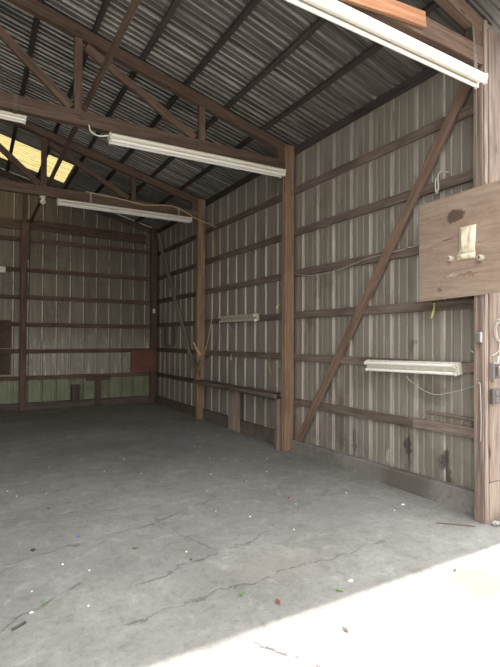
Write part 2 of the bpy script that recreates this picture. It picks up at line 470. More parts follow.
# roof: right slope with the roof-light opening, left slope whole
SK = (4.22, 5.44, -2.2)
bm = bmesh.new()
nv = V((SL, 0, 1)).normalized()
def rl(x): return lambda u, d: V((x, u, roofz(x)))+nv*d
PH = .1
sheet(bm, rib_profile(YF, SK[0], PH, .28, .032, .014), rl(XS+.24), rl(XR), 3)
sheet(bm, rib_profile(SK[0], SK[1], PH, .28, .032, .014), rl(XS+.24), rl(SK[2]), 3)
sheet(bm, rib_profile(SK[1], YS+.2, PH, .28, .032, .014), rl(XS+.24), rl(XR), 3)
nl = V((-SL, 0, 1)).normalized()
def ll(x): return lambda u, d: V((x, u, roofz(x)))+nl*d
sheet(bm, rib_profile(YF, YS+.2, PH, .28, .032, .014), ll(XR), ll(XL-.24), 3)
struct(link('ceiling', bm, 'roof'))
bm = bmesh.new()
sheet(bm, rib_profile(SK[0]-.02, SK[1]+.02, PH, .28, .032, .014), lambda u, d: rl(SK[2]+.03)(u, d+.004), lambda u, d: rl(XR+.01)(u, d+.004), 4)
skylight_bm = bm
bm = bmesh.new(); R_ = []
for y in (YF-.01, YS+.21):
    R_.append([bm.verts.new((XR+x, y, 4.52-SL*XR-SL*abs(x)+.045+dz)) for x, dz in ((-.24, 0), (0, .0), (.24, 0), (.24, -.006), (0, -.006), (-.24, -.006))])
for k in range(6): bm.faces.new((R_[0][k], R_[0][(k+1) % 6], R_[1][(k+1) % 6], R_[1][k]))
bm.faces.new(R_[0]); bm.faces.new(R_[1])
struct(link('trim_1', bm, 'roof'))
bm = skylight_bm
tag(link('skylight_panel', bm, 'skylight'), 'yellow translucent ribbed roof panel glowing in the dark roof near the back wall', 'skylight')

ORD = ['lowest', 'second', 'third', 'fourth', 'fifth', 'topmost']
BAY = ['in the front bay', 'in the middle bay', 'in the back corner bay']
# posts on the right wall ------------------------------------------------------
def rough_post(name, x, y, z1, mat, label):
    o = bar(name, x, y, (0, z1), mat, axis=2, step=.5, ch=.006, jit=.002)
    return tag(o, label, 'post')
PT = lambda x: roofz(x)-.006
o = bar('timber_post', (0, .163), (LY[1], .10), (0, 4.462), 'post', axis=2, step=.5, ch=.006, jit=.002)
tag(o, 'warm brown timber post halfway along the right wall, at the long diagonal brace foot', 'post')
st = bar('edge_strip', (-.018, -.001), (.03, .075), (.0, 4.05), 'brace', o, axis=2, step=.5)
o = bar('timber_post', (0, .163), (LY[2], LY[2]+.10), (0, 4.462), 'post', axis=2, step=.5, ch=.006, jit=.002)
tag(o, 'brown timber post with a splintered side, farther back on the right wall', 'post')
bar('foot_block', (-.004, .12), (LY[2]-.028, LY[2]-.001), (0, .30), 'post', o, axis=2)
bm = bmesh.new()
vs = [V((-.115, 3.045, 1.56)), V((-.085, 3.045, 1.555)), V((.085, 3.045, 1.31)), V((.045, 3.045, 1.255)), V((.0, 3.045, 1.34))]
a = [bm.verts.new(q) for q in vs]; b = [bm.verts.new(q+V((0, .022, 0))) for q in vs]
bm.faces.new(a); bm.faces.new(b[::-1])
for i in range(5): bm.faces.new((a[i], a[(i+1) % 5], b[(i+1) % 5], b[i]))
sp = link('splinter', bm, 'fresh', o); sp['label'] = 'fresh orange split of wood'
o = bar('timber_post', (0, .163), (LY[3], 6.058), (0, 4.462), 'redgirt', axis=2, step=.5, ch=.006)
tag(o, 'reddish brown timber post in the far back corner of the shed', 'post')
o = bar('timber_post', (-3.0, -2.872), (LY[3], 6.058), (0, 4.20), 'redgirt', axis=2, step=.5, ch=.006)
tag(o, 'dark red brown timber post against the back wall beside the brown plywood sheets', 'post')
bar('upper_splice', (-2.965, -2.90), (5.985, 6.058), (4.2, 4.98), 'redgirt', o, axis=2)
bar('side_plank', (-2.87, -2.835), (5.96, 6.055), (3.4, 4.2), 'redgirt', o, axis=2)

fp = thing('door_post', 'pale weathered door post at the front right opening with electrical boxes on it', 'post', (.1, -3.0, 0))
bar('post_core', (.0, .163), (-3.05, -2.965), (0, 4.462), 'jamb', fp, axis=2, step=.5, ch=.006)
bar('jamb_strip', (-.014, -.001), (-3.058, -3.028), (0, 4.05), 'jamb', fp, axis=2, step=.4)
bar('jamb_strip', (-.012, -.001), (-3.0, -2.968), (0, 4.05), 'jamb', fp, axis=2, step=.4)
bar('trim_strip', (.0, .048), (-3.072, -3.051), (0, 4.46), 'jamb', fp, axis=2, step=.4)
bar('corner_board', (.056, .36), (-3.078, -3.051), (.36, 4.40), 'jamb', fp, axis=2, step=.4)
bar('foot_board', (.056, .36), (-3.075, -3.051), (0, .352), 'grey', fp, axis=2, step=.2)

# girts on right wall -----------------------------------------------------------
gz = [.72, 1.35, 1.965, 2.578, 3.185, 3.81]
spans = [(LY[0]+.10, LY[1]+.05), (LY[1]+.052, LY[2]+.05), (LY[2]+.052, 6.06)]
for bi, (y0, y1) in enumerate(spans):
    for gi, z in enumerate(gz):
        dz = [random.uniform(-.01, .01) for _ in range(2)]
        lab = f'brown girt, {ORD[gi]} of six up the right wall {BAY[bi]}'
        if bi == 0 and gi == 0:
            tag(plank('wall_girt', (.187, -2.14, .725), (.187, y1, .702), .038, .098, 'girt'), 'lowest brown girt crossed by the long diagonal brace, left of a butt joint', 'girt', 'right wall girts')
            tag(plank('wall_girt', (.187, y0, .742), (.187, -2.145, .728), .038, .105, 'jamb'), 'short reddish lowest girt beside the front door post, right of a butt joint', 'girt', 'right wall girts')
            continue
        w = .098
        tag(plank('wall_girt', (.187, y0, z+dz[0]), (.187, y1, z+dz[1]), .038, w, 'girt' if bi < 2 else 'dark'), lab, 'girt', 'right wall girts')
    tag(bar('eave_board', (.166, .205), (y0, y1), (4.352, 4.458), 'purlin'),
        f'dark eave board along the top of the right wall {BAY[bi]}', 'board', 'eave boards')
# girts on back wall -----------------------------------------------------------
bz = [.72, 1.327, 1.934, 2.541, 3.16, 3.845]
for bi, (x0, x1, w_) in enumerate(((-2.935, .16, 'right of its post'), (-9.06, -2.937, 'left of its post'))):
    for gi, z in enumerate(bz):
        a, b = random.uniform(-.008, .008), random.uniform(-.008, .008)
        if bi == 1: a -= .02
        tag(plank('wall_girt', (x0, 6.081, z+a), (x1, 6.081, z+b), .04, .095, 'redgirt'),
            f'red brown girt, {ORD[gi]} of six up the back wall, {w_}', 'girt', 'back wall girts')
    tag(plank('header_board', (x0, 6.081, 4.21), (x1-(.28 if bi == 0 else 0), 6.081, 4.17), .04, .225, 'redgirt'),
        f'wide dark red board high across the back wall, {w_}', 'board', 'back wall header boards')
tag(plank('header_board', (-.115, 6.081, 4.14), (.155, 6.081, 4.135), .036, .20, 'brace'), 'short paler brown board ending the wide header near the back corner', 'board', 'back wall header boards')
tag(plank('gable_rafter', (-.015, 6.07, roofz(-.015)-.10), (XR, 6.07, roofz(XR)-.10), .06, .13, 'dark'), 'dark sloping rafter under the roof along the top of the back wall', 'rafter')
# baseboards ----------------------------------------------------------------
def curb(name, y0, y1, h0, h1, x0, x1, mat):
    bm = bmesh.new(); n = 14; R = []
    for i in range(n):
        y = y0+(y1-y0)*i/(n-1); h = h0+(h1-h0)*i/(n-1)
        j = random.uniform(-.006, .006)
        R.append([bm.verts.new(q) for q in ((x1, y, 0), (x0-.012+j, y, 0), (x0+j, y, h-.012), (x0+.012+j, y, h+j*.5), (x1, y, h))])
    for a, b in zip(R, R[1:]):
        for k in range(5): bm.faces.new((a[k], a[(k+1) % 5], b[(k+1) % 5], b[k]))
    bm.faces.new(R[0]); bm.faces.new(R[-1])
    return struct(link(name, bm, mat))
curb('baseboard_right', LY[0]+.10, LY[1]-.002, .205, .150, .115, .204, 'curb')
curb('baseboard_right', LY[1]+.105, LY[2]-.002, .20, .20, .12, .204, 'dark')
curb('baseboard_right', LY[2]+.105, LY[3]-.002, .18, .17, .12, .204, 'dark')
struct(bar('baseboard_back', (-2.868, -.002), (6.0, 6.10), (0, .165), 'dark', step=.3))
struct(bar('baseboard_back', (-8.9, -3.004), (6.0, 6.10), (0, .165), 'dark', step=.3))

# trusses -----------------------------------------------------------------------
def truss(y, label, mat='truss', straps=()):
    t = thing('roof_truss', label, 'truss', (0, y, 4.055), 'timber roof trusses')
    yc = y+.045
    bar('bottom_chord', (2*XR, -.002), (y, y+.09), (4.055, 4.22), mat, t, axis=0, step=.6)
    tz = lambda x: 4.405+SL*abs(x if x > XR else 2*XR-x)
    for sgn in (1, -1):
        X = lambda x: x if sgn > 0 else 2*XR-x
        m = lambda x, z: (X(x), yc, z)
        plank('top_chord', m(-.012, tz(-.012)), m(XR+.002, tz(XR)), .088, .134, mat, t, up=(0, 0, 1), cut0=-.015*sgn*0, step=.6)
        bar('end_block', sorted((X(-.128), X(-.004))), (y+.002, y+.088), (4.222, 4.36), mat, t, axis=2)
        for x in (-2.876, -1.322):
            bar('vertical_web', sorted((X(x-.045), X(x+.045))), (y+.012, y+.076), (4.222, tz(x)-.075), mat, t, axis=2)
        plank('diagonal_web', m(-2.95, 4.245), m(-4.25, 5.37), .062, .095, mat, t, up=(0, 1, 0) if 0 else (0, 0, 1))
        plank('diagonal_web', m(-2.79, 4.99), m(-1.42, 4.245), .058, .095, mat, t)
    bar('king_post', (XR-.05, XR+.05), (y+.012, y+.076), (4.222, tz(XR)-.07), mat, t, axis=2)
    for x in straps:
        bm = bmesh.new()
        for (yy, zz) in (((y-.004, y-.001), (4.05, 4.225)), ((y-.004, y+.094), (4.221, 4.225)), ((y-.004, y+.094), (4.050, 4.054))):
            add_box(bm, (x-.018, x+.018), yy, zz)
        link('strap', bm, 'steel' if y > 1 else 'dark', t)
    return t
truss(LY[0]+.0, 'nearest brown roof truss across the front opening, above the chain hung light')
truss(LY[1], 'brown roof truss on the middle post, a long cream tube light under its chord', straps=(-3.52,))
truss(LY[2], 'farther dark roof truss on the rear post, white lamp holder under its chord', straps=(-2.1, -.42))
tag(plank('nailed_plank', (-2.7, LY[0]-.016, 3.94), (-.805, LY[0]-.016, 4.163), .03, .125, 'newplank'),
    'orange brown plank nailed to the front of the nearest roof truss', 'plank')
tag(bar('ridge_runner', (-2.83, -2.785), (-3.3, 5.95), (4.221, 4.285), 'truss', step=.6), 'long narrow timber running from front to back on top of the truss chords', 'beam')
# purlins
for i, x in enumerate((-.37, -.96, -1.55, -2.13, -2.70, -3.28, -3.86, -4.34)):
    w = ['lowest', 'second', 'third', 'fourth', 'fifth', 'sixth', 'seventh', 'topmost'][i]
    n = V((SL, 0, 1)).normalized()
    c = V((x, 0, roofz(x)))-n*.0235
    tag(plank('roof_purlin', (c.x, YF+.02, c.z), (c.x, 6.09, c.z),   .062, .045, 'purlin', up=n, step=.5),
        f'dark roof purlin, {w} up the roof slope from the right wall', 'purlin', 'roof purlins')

# braces --------------------------------------------------------------------------
tag(plank('diagonal_brace', (.145, -.055, .035), (.145, -2.81, 4.06), .036, .112, 'brace', up=(0, 0, 1)),
    'long brown diagonal plank leaning across the right wall from middle post foot to front eave', 'brace')
tag(plank('diagonal_brace', (.149, 3.42, .76), (.149, 5.93, 4.31), .034, .11, 'pole', up=(0, 0, 1)),
    'thin tan pole slanting across the right wall in the back corner bay', 'brace')

# ------------------------------------------------------------------ lights
def fixture(name, label, A, B, face, up, body='enamel', tubes='tube', sc=1., group=None, chains=None):
    """twin tube strip light from A to B; 'face' is the direction the tubes look"""
    A = V(A); B = V(B)
    x = (B-A).normalized(); L = (B-A).length
    z = -V(face).normalized(); y = z.cross(x).normalized(); z = x.cross(y)
    m = Matrix((x, y, z)).transposed().to_4x4(); m.translation = A
    t = thing(name, label, 'light fixture', A, group)
    # housing: trapezoid channel, top at z=0 going down
    bm = bmesh.new()
    pr = [(-.05, 0), (.05, 0), (.072, -.022), (.072, -.045), (.03, -.058), (-.03, -.058), (-.072, -.045), (-.072, -.022)]
    pr = [(a*sc, b*sc) for a, b in pr]
    r0 = [bm.verts.new((0, a, b)) for a, b in pr]; r1 = [bm.verts.new((L, a, b)) for a, b in pr]
    for k in range(8): bm.faces.new((r0[k], r0[(k+1) % 8], r1[(k+1) % 8], r1[k]))
    bm.faces.new(r0); bm.faces.new(r1)
    link('housing', bm, body, t, m)
    for s in (-1, 1):
        bm = bmesh.new(); tube_bm([(.025, s*.047*sc, -.088*sc), (L-.025, s*.047*sc, -.088*sc)], .019*sc, 14, bm)
        link('tube', bm, tubes, t, m, smooth=False)
        for xx in (.004, L-.026):
            link('lamp_socket', bevbox((xx, xx+.022), (s*.047*sc-.02*sc, s*.047*sc+.02*sc), (-.112*sc, -.05*sc), .004), 'socket', t, m)
    for xx in (-.004, L-.002):
        link('end_plate', bevbox((xx, xx+.006), (-.07*sc, .07*sc), (-.06*sc, .002*sc), .002), body, t, m)
    return t
f1 = fixture('tube_light', 'long cream twin tube light hanging on chains at the front, nearest the roof edge', (-2.66, -3.165, 3.85), (-.19, -3.165, 3.85), (0, 0, -1), None, sc=.8, group='ceiling tube lights')
fixture('tube_light', 'long cream twin tube light under the truss chord at the middle post', (-2.54, -.045, 4.005), (-.07, -.045, 4.05), (0, 0, -1), None, sc=.92, group='ceiling tube lights')
fixture('tube_light', 'long white twin tube light under the farther truss, left of the rear post', (-2.67, 3.025, 4.02), (-.18, 3.025, 4.038), (0, 0, -1), None, sc=.9, group='ceiling tube lights')
fixture('tube_light', 'white tube light end under the middle truss at the left edge of the photo', (-5.87, .165, 4.085), (-3.40, .165, 4.085), (0, 0, -1), None, sc=.72, group='ceiling tube lights')
fixture('tube_light', 'short white tube light on the back wall at the left edge of the photo', (-4.5, 6.055, 3.13), (-3.3, 6.055, 3.13), (0, -1, 0), None, sc=.9, group='wall tube lights')
fixture('tube_light', 'short dusty white twin tube light on the right wall beside the diagonal brace', (.165, -1.52, 1.322), (.165, -2.725, 1.345), (-1, 0, -.25), None, 'rust_enamel', 'tube', sc=.86, group='wall tube lights')
fixture('tube_light', 'short dusty tube light on the right wall between the middle and rear posts', (.165, 2.27, 2.0), (.165, .98, 1.99), (-1, 0, -.25), None, 'dusty', 'dusty', sc=.86, group='wall tube lights')
# chains of the front light
def chain(p0, p1, parent):
    bm = bmesh.new(); p0 = V(p0); p1 = V(p1); L = (p1-p0).length; n = int(L/.026); d = (p1-p0)/n
    for i in range(n):
        c = p0+d*(i+.5); s = V((1, 0, 0)) if i % 2 else V((0, 1, 0)); pts = []
        for k in range(8):
            a = 2*math.pi*k/8; pts.append(c+s*.007*math.cos(a)+d.normalized()*.018*math.sin(a))
        tube_bm(pts, .0022, 5, bm, closed=True)
    link('chain', bm, 'steel', parent)
for x in (-.24, -2.55):
    chain((x, -3.14, 3.849), (x+.09, -3.065, 4.37), f1); chain((x-.05, -3.19, 3.849), (x+.075, -3.067, 4.35), f1)

# lamp holder under truss
o = link('lamp_holder', lathe([(.012, .06), (.055, .055), (.06, .035), (.03, .02), (.028, -.01), (.05, -.03), (.052, -.055), (.03, -.075), (.02, -.07)]), 'ceramic', None,
         Matrix.Translation((-2.885, LY[2]+.04, 3.994)), smooth=False)
tag(o, 'small white ceramic lamp holder without a bulb under the farther truss chord', 'lamp holder')

# ------------------------------------------------------------------ plywood board and what hangs on it
bm = bmesh.new()
y0, y1 = -3.62, -2.392
for (z0, z1) in ((1.99, 2.965),):
    c = [(-.034, y0, 2.03), (-.034, y1, 1.992), (-.034, y1, 2.962), (-.034, y0, 2.985)]
    ny, nz_ = 24, 16; g = []
    for f in (0, .018):
        G = []
        for i in range(ny+1):
            row = []
            for j in range(nz_+1):
                u, v = i/ny, j/nz_
                q = (V(c[0])*(1-u)+V(c[1])*u)*(1-v)+(V(c[3])*(1-u)+V(c[2])*u)*v
                e = .003*(mnoise.noise((q.y*9, q.z*9, 3)))
                edge = .004*mnoise.noise((q.y*25, q.z*25, 0)) if i in (0, ny) or j in (0, nz_) else 0
                row.append(bm.verts.new((q.x+f+e*.5, q.y+edge, q.z+edge)))
            G.append(row)
        g.append(G)
    for G in g:
        for i in range(ny):
            for j in range(nz_): bm.faces.new((G[i][j], G[i+1][j], G[i+1][j+1], G[i][j+1]))
    A, B = g
    for i in range(ny):
        bm.faces.new((A[i][0], A[i+1][0], B[i+1][0], B[i][0])); bm.faces.new((A[i][nz_], A[i+1][nz_], B[i+1][nz_], B[i][nz_]))
    for j in range(nz_):
        bm.faces.new((A[0][j], A[0][j+1], B[0][j+1], B[0][j])); bm.faces.new((A[ny][j], A[ny][j+1], B[ny][j+1], B[ny][j]))
tag(link('plywood_board', bm, 'ply'), 'large weathered plywood board fixed across the front door post at head height', 'board')
# pouch
pt = thing('pouch', 'cream folded pouch pinned to the plywood board between two white knobs', 'pouch', (-.04, -2.91, 2.37))
def pouch_bm(y0, y1, z0, z1, skew, thick, seed):
    bm = bmesh.new(); n, m = 14, 18; G = []
    for i in range(n+1):
        row = []
        for j in range(m+1):
            u, v = i/n, j/m
            y = y0+(y1-y0)*u + skew*(v-.5); z = z0+(z1-z0)*v
            bulge = math.sin(math.pi*u)**.6*math.sin(math.pi*min(1, v*1.02+.0))**.5 if 0 < v < 1 else 0
            fold = .012*math.exp(-((u-.62-.12*v)/.07)**2) - .010*math.exp(-((u-.42+.1*v)/.06)**2)
            row.append(bm.verts.new((-.037-thick*bulge-fold*bulge-.004*mnoise.noise((u*5, v*6, seed))*bulge, y, z)))
        G.append(row)
    for i in range(n):
        for j in range(m): bm.faces.new((G[i][j], G[i+1][j], G[i+1][j+1], G[i][j+1]))
    edge = [G[i][0] for i in range(n+1)]+[G[n][j] for j in range(1, m+1)]+[G[i][m] for i in range(n-1, -1, -1)]+[G[0][j] for j in range(m-1, 0, -1)]
    bk = [bm.verts.new((-.035, e.co.y, e.co.z)) for e in edge]
    for k in range(len(edge)): bm.faces.new((edge[k], edge[(k+1) % len(edge)], bk[(k+1) % len(edge)], bk[k]))
    bm.faces.new(bk)
    return bm
link('body', pouch_bm(-3.005, -2.838, 2.40, 2.645, -.012, .035, 1), 'pouch', pt, smooth=True)
link('lower_flap', pouch_bm(-3.005, -2.812, 2.345, 2.402, -.004, .026, 5), 'pouch', pt, smooth=True)
for (yy, zz, w_) in ((-2.757, 2.372, 'left of'), (-3.06, 2.335, 'right of')):
    mm = Matrix.Translation((-.034, yy, zz)) @ Matrix.Rotation(-math.pi/2, 4, 'Y')
    k = link('ceramic_knob', lathe([(.028, -.001), (.030, .008), (.018, .014), (.018, .022), (.027, .028), (.027, .036), (.018, .043), (.013, .043), (.0115, .034)]), 'knob', None, mm)
    tag(k, f'round white ceramic knob on the plywood board, {w_} the cream pouch', 'knob', 'knobs on the plywood')
    link('screw', lathe([(.0110, .034), (.0105, .042), (.005, .045)], 8), 'knob_core', k, mm)

# ------------------------------------------------------------------ electrical bits on front post
bx = thing('switch_box', 'grey metal switch box on the front door post above the receptacle box', 'electrical box', (.098, -3.09, 1.26))
link('box', bevbox((.055, .135), (-3.118, -3.0785), (1.262, 1.412), .006), 'steel', bx)
link('cover_plate', bevbox((.062, .128), (-3.124, -3.1185), (1.270, 1.404), .003), 'dark_box', bx)
link('toggle', bevbox((.085, .105), (-3.142, -3.1245), (1.30, 1.38), .005), 'slot', bx)
bx = thing('outlet_box', 'dark brown receptacle box low on the front door post with twin sockets', 'electrical box', (.1, -3.09, 1.05))
link('box', bevbox((.045, .165), (-3.112, -3.0785), (1.05, 1.182), .006), 'dark_box', bx)
for dz in (-.028, .028):
    bm = bmesh.new()
    bmesh.ops.create_cone(bm, cap_ends=True, segments=20, radius1=.022, radius2=.02, depth=.008)
    s = link('receptacle', bm, 'slot', bx, Matrix.Translation((.105, -3.1155, 1.116+dz)) @ Matrix.Rotation(math.pi/2, 4, 'X'))
    bm = bmesh.new()
    for dx in (-.008, .008): add_box(bm, (.105+dx-.0015, .105+dx+.0015), (-3.1215, -3.118), (1.116+dz-.006, 1.116+dz+.007))
    link('slots', bm, 'black', s)
bx = thing('junction_box', 'small pale grey junction box on the inner edge of the front door post', 'electrical box', (-.03, -3.03, 1.59))
link('box', bevbox((-.046, -.0145), (-3.056, -3.006), (1.592, 1.682), .005), 'grey_box', bx)
bm = bmesh.new(); add_box(bm, (-.0485, -.0462), (-3.05, -3.012), (1.598, 1.676)); link('cover_plate', bm, 'steel', bx)
# coil of wire
pts = []
for i in range(90):
    a = i/90*2*math.pi*4; r = .085+.012*math.sin(i*.7)+.006*math.sin(i*2.1)
    pts.append((.19+r*.85*math.cos(a), -3.096-.008*math.sin(i*.37)-.004*(i/90), 1.70+r*1.15*math.sin(a)))
bm = tube_bm(pts, .0026, 6); tube_bm(spline([(.17, -3.10, 1.61), (.165, -3.10, 1.5), (.175, -3.10, 1.40)]), .0035, 6, bm)
tube_bm(spline([(.165, -3.10, 1.52), (.12, -3.09, 1.49), (.07, -3.085, 1.475)]), .003, 6, bm)
tag(link('wire_coil', bm, 'white_wire', smooth=True), 'looped coil of pale wire hung on the front door post above the switch box', 'wire')
bx = thing('wall_hook', 'small white hook bracket beside the grey switch box on the front post', 'bracket', (.19, -3.08, 1.36))
link('plate', bevbox((.168, .182), (-3.087, -3.0785), (1.36, 1.47), .003), 'paper', bx)
link('arm', bevbox((.15, .27), (-3.11, -3.0875), (1.352, 1.378), .004), 'paper', bx)

# ------------------------------------------------------------------ wires, ribbons on the right wall
wire('lamp_wire', [(.12, -2.09, 1.225), (.14, -2.16, 1.16), (.150, -2.32, 1.082), (.150, -2.45, 1.062), (.150, -2.57, 1.085), (.13, -2.83, 1.165), (.02, -2.955, 1.20), (-.022, -3.03, 1.235), (-.024, -3.04, 1.16), (-.022, -3.045, .95), (-.02, -3.04, .72)], .0032, 'white_wire',
     'thin pale wire sagging from the dusty wall light to the front door post')
wire('hooked_cable', [(.14, -2.455, 3.255), (.145, -2.447, 3.17), (.15, -2.455, 3.10), (.155, -2.475, 3.14), (.15, -2.475, 3.27), (.152, -2.51, 3.305), (.158, -2.60, 3.27)], .009, 'white_wire',
     'short bent white cable hooked over an upper girt above the plywood board', 'cable')
wire('girt_cord', [(.158, -.05, 2.56), (.158, -.5, 2.50), (.157, -1.0, 2.515), (.158, -1.45, 2.58), (.158, -1.95, 2.60), (.158, -2.3, 2.62)], .004, 'white_wire',
     'thin pale cord strung along the middle girt behind the diagonal brace', 'cord')
tag(plank('thin_batten', (.193, -2.30, .862), (.193, -2.94, .862), .03, .028, 'girt'), 'short thin batten on the right wall just above the reddish lowest girt', 'batten')
wire('bent_nail_wire', [(.2, -2.79, 1.523), (.18, -2.81, 1.515), (.15, -2.86, 1.497)], .003, 'paper', 'short white wire stub on the right wall next to the front door post')
def ribbon(name, pts, w, mat, label, cat='ribbon'):
    bm = bmesh.new(); P = spline(pts, 5); rows = []
    for i, q in enumerate(P):
        a = .5*math.sin(i*.5); s = V((math.sin(a)*.5, math.cos(a), 0))*w/2*(1-.3*i/len(P))
        rows.append([bm.verts.new(q+s), bm.verts.new(q-s), bm.verts.new(q-s+V((.002, 0, 0))), bm.verts.new(q+s+V((.002, 0, 0)))])
    for a, b in zip(rows, rows[1:]):
        for k in range(4): bm.faces.new((a[k], a[(k+1) % 4], b[(k+1) % 4], b[k]))
    bm.faces.new(rows[0]); bm.faces.new(rows[-1])
    return tag(link(name, bm, mat), label, cat)
bm = bmesh.new()
o = ribbon('yellow_ribbon', [(.158, -2.42, 1.99), (.150, -2.425, 1.93), (.145, -2.41, 1.87), (.15, -2.385, 1.83)], .03, 'yellow', 'small yellow ribbon hanging from a girt under the plywood board')
ribbon('yellow_ribbon', [(.164, 2.67, 3.76), (.164, 2.675, 3.6), (.162, 2.66, 3.42), (.164, 2.665, 3.23)], .05, 'cord', 'long dull yellow strip hanging high on the wall next to the rear post')
ribbon('yellow_ribbon', [(-.01, .115, 2.135), (-.02, .14, 2.12), (-.03, .165, 2.09), (-.03, .17, 2.05)], .05, 'yellow', 'small yellow tie on the back edge of the middle post at eye level')
ribbon('yellow_ribbon', [(.166, .66, 1.31), (.165, .68, 1.21), (.18, .66, 1.12), (.19, .64, 1.05)], .035, 'cord', 'limp yellowish strip hanging on the wall left of the middle post')
ribbon('white_tag', [(.166, 1.945, 1.34), (.165, 1.945, 1.29), (.166, 1.945, 1.24)], .05, 'paper', 'small white tag hanging from a girt below the dusty wall light', 'tag')
pts = []
for i in range(26):
    a = math.pi*(.3+1.5*i/25); pts.append((.11, .30+.13*math.cos(a), 1.04+.16*math.sin(a)))
bm = tube_bm(pts, .004, 6); tube_bm([(.11, .22, 1.29), (.11, .36, 1.14)], .005, 6, bm); tube_bm([(.11, .38, 1.24), (.11, .20, 1.16)], .005, 6, bm)
tag(link('wire_loop', bm, 'white_wire', smooth=True), 'loop of twisted pale wire on the wall just left of the middle post', 'wire')
wire('lamp_wire', [(.12, 2.0, 1.91), (.14, 1.96, 1.84), (.14, 1.85, 1.75)], .004, 'white_wire', 'short wire tail hanging below the dusty light between middle and rear posts')
wire('hanging_cord', [(.13, 2.66, 2.05), (.12, 2.78, 1.72), (.11, 2.92, 1.4), (.05, 3.03, 1.2)], .008, 'cord', 'dull tan cord hanging down the wall onto the rear post')
wire('hanging_cord', [(.14, 2.3, 1.9), (.14, 2.55, 1.45), (.13, 2.75, 1.33), (.12, 2.95, 1.2)], .005, 'dark_wire', 'dark thin cord drooping beside the rear post below the dusty light')
wire('dark_wire_tangle', [(-.02, 3.10, 1.25), (-.04, 3.06, 1.15), (.02, 3.04, 1.12), (.06, 3.045, 1.2), (-.02, 3.05, 1.05), (-.04, 3.06, .95), (.05, 3.045, .98), (.02, 3.045, .86)], .009, 'dark_wire', 'dark wire tangle on the rear post below the orange splinter')
wire('slack_cord', [(-2.2, 3.062, 4.235), (-1.6, 3.055, 4.20), (-1.1, 3.055, 4.16), (-.6, 3.055, 4.225), (-.25, 3.05, 4.13), (-.1, 3.04, 4.05), (.12, 2.75, 3.88), (.157, 2.6, 3.80)], .012, 'cord',
     'slack tan cord running along the farther truss chord to the right wall', 'cord')
wire('power_cord', [(-2.76, -.006, 4.07), (-2.74, -.03, 3.99), (-2.66, -.05, 3.95), (-2.548, -.04, 3.985)], .008, 'enamel', 'short pale cord looping from the middle truss chord into the cream tube light end', 'cord')
# small framed patch on the wall in the last bay
pf = thing('patch_frame', 'small dark wooden frame on the right wall in the back corner bay', 'frame', (.18, 5.1, 1.5))
bar('frame_side', (.15, .2065), (4.80, 4.85), (1.49, 1.90), 'dark', pf, axis=2); bar('frame_side', (.15, .2065), (5.38, 5.43), (1.49, 1.90), 'dark', pf, axis=2)
bar('frame_rail', (.15, .2065), (4.80, 5.43), (1.44, 1.489), 'girt', pf)
# ------------------------------------------------------------------ ledge between middle and rear posts
lg = thing('wall_ledge', 'low dark plank ledge along the wall between the middle and rear posts', 'ledge', (.1, 1.6, .76))
plank('front_rail', (-.027, .20, .772), (-.027, 3.19, .757), .04, .058, 'girt', lg)
bar('top_plank', (-.005, .158), (.108, 3.06), (.772, .80), 'dark', lg)
tag(bar('support_board', (.105, .118), (1.50, 1.93), (0, .745), 'grey', axis=2, step=.2), 'wide pale weathered board standing upright under the low wall ledge', 'board')
tag(bar('upright_board', (-.05, .035), (.112, .185), (0, .735), 'jamb', axis=2, step=.3), 'short reddish upright board under the ledge end beside the middle post', 'board')
# ------------------------------------------------------------------ back wall things
bm = bevbox((-.507, .14), (5.925, 5.951), (.80, 1.335), .004)
tag(link('red_panel', bm, 'redpanel'), 'faded red square board fixed low on the back wall at the corner post', 'board')
for z0, z1, w_ in ((.815, 1.38, 'lower'), (1.40, 2.02, 'upper')):
    tag(link('brown_panel', bevbox((-4.4, -3.175), (6.03, 6.062), (z0, z1), .005), 'brownpanel'), f'dark brown plywood sheet at the left edge of the back wall, {w_} of the pair', 'board', 'brown sheets on the back wall')
bk = thing('wall_bracket', 'brown upright stud with a short crosspiece low on the green back wall', 'bracket', (-1.3, 6.0, 0))
bar('upright', (-1.345, -1.235), (5.955, 5.995), (0, .615), 'redgirt', bk, axis=2)
bar('crosspiece', (-1.56, -1.0), (5.965, 6.055), (.62, .72), 'redgirt', bk)
tag(bar('wooden_block', (-1.895, -1.715), (5.985, 6.098), (.17, .53), 'dark', axis=2), 'dark wooden block against the green sheets, left of the stud with a crosspiece', 'block')
tag(link('switch_plate', bevbox((.045, .105), (5.932, 5.951), (2.28, 2.39), .003), 'paper'), 'small white switch plate on the back corner post', 'switch')

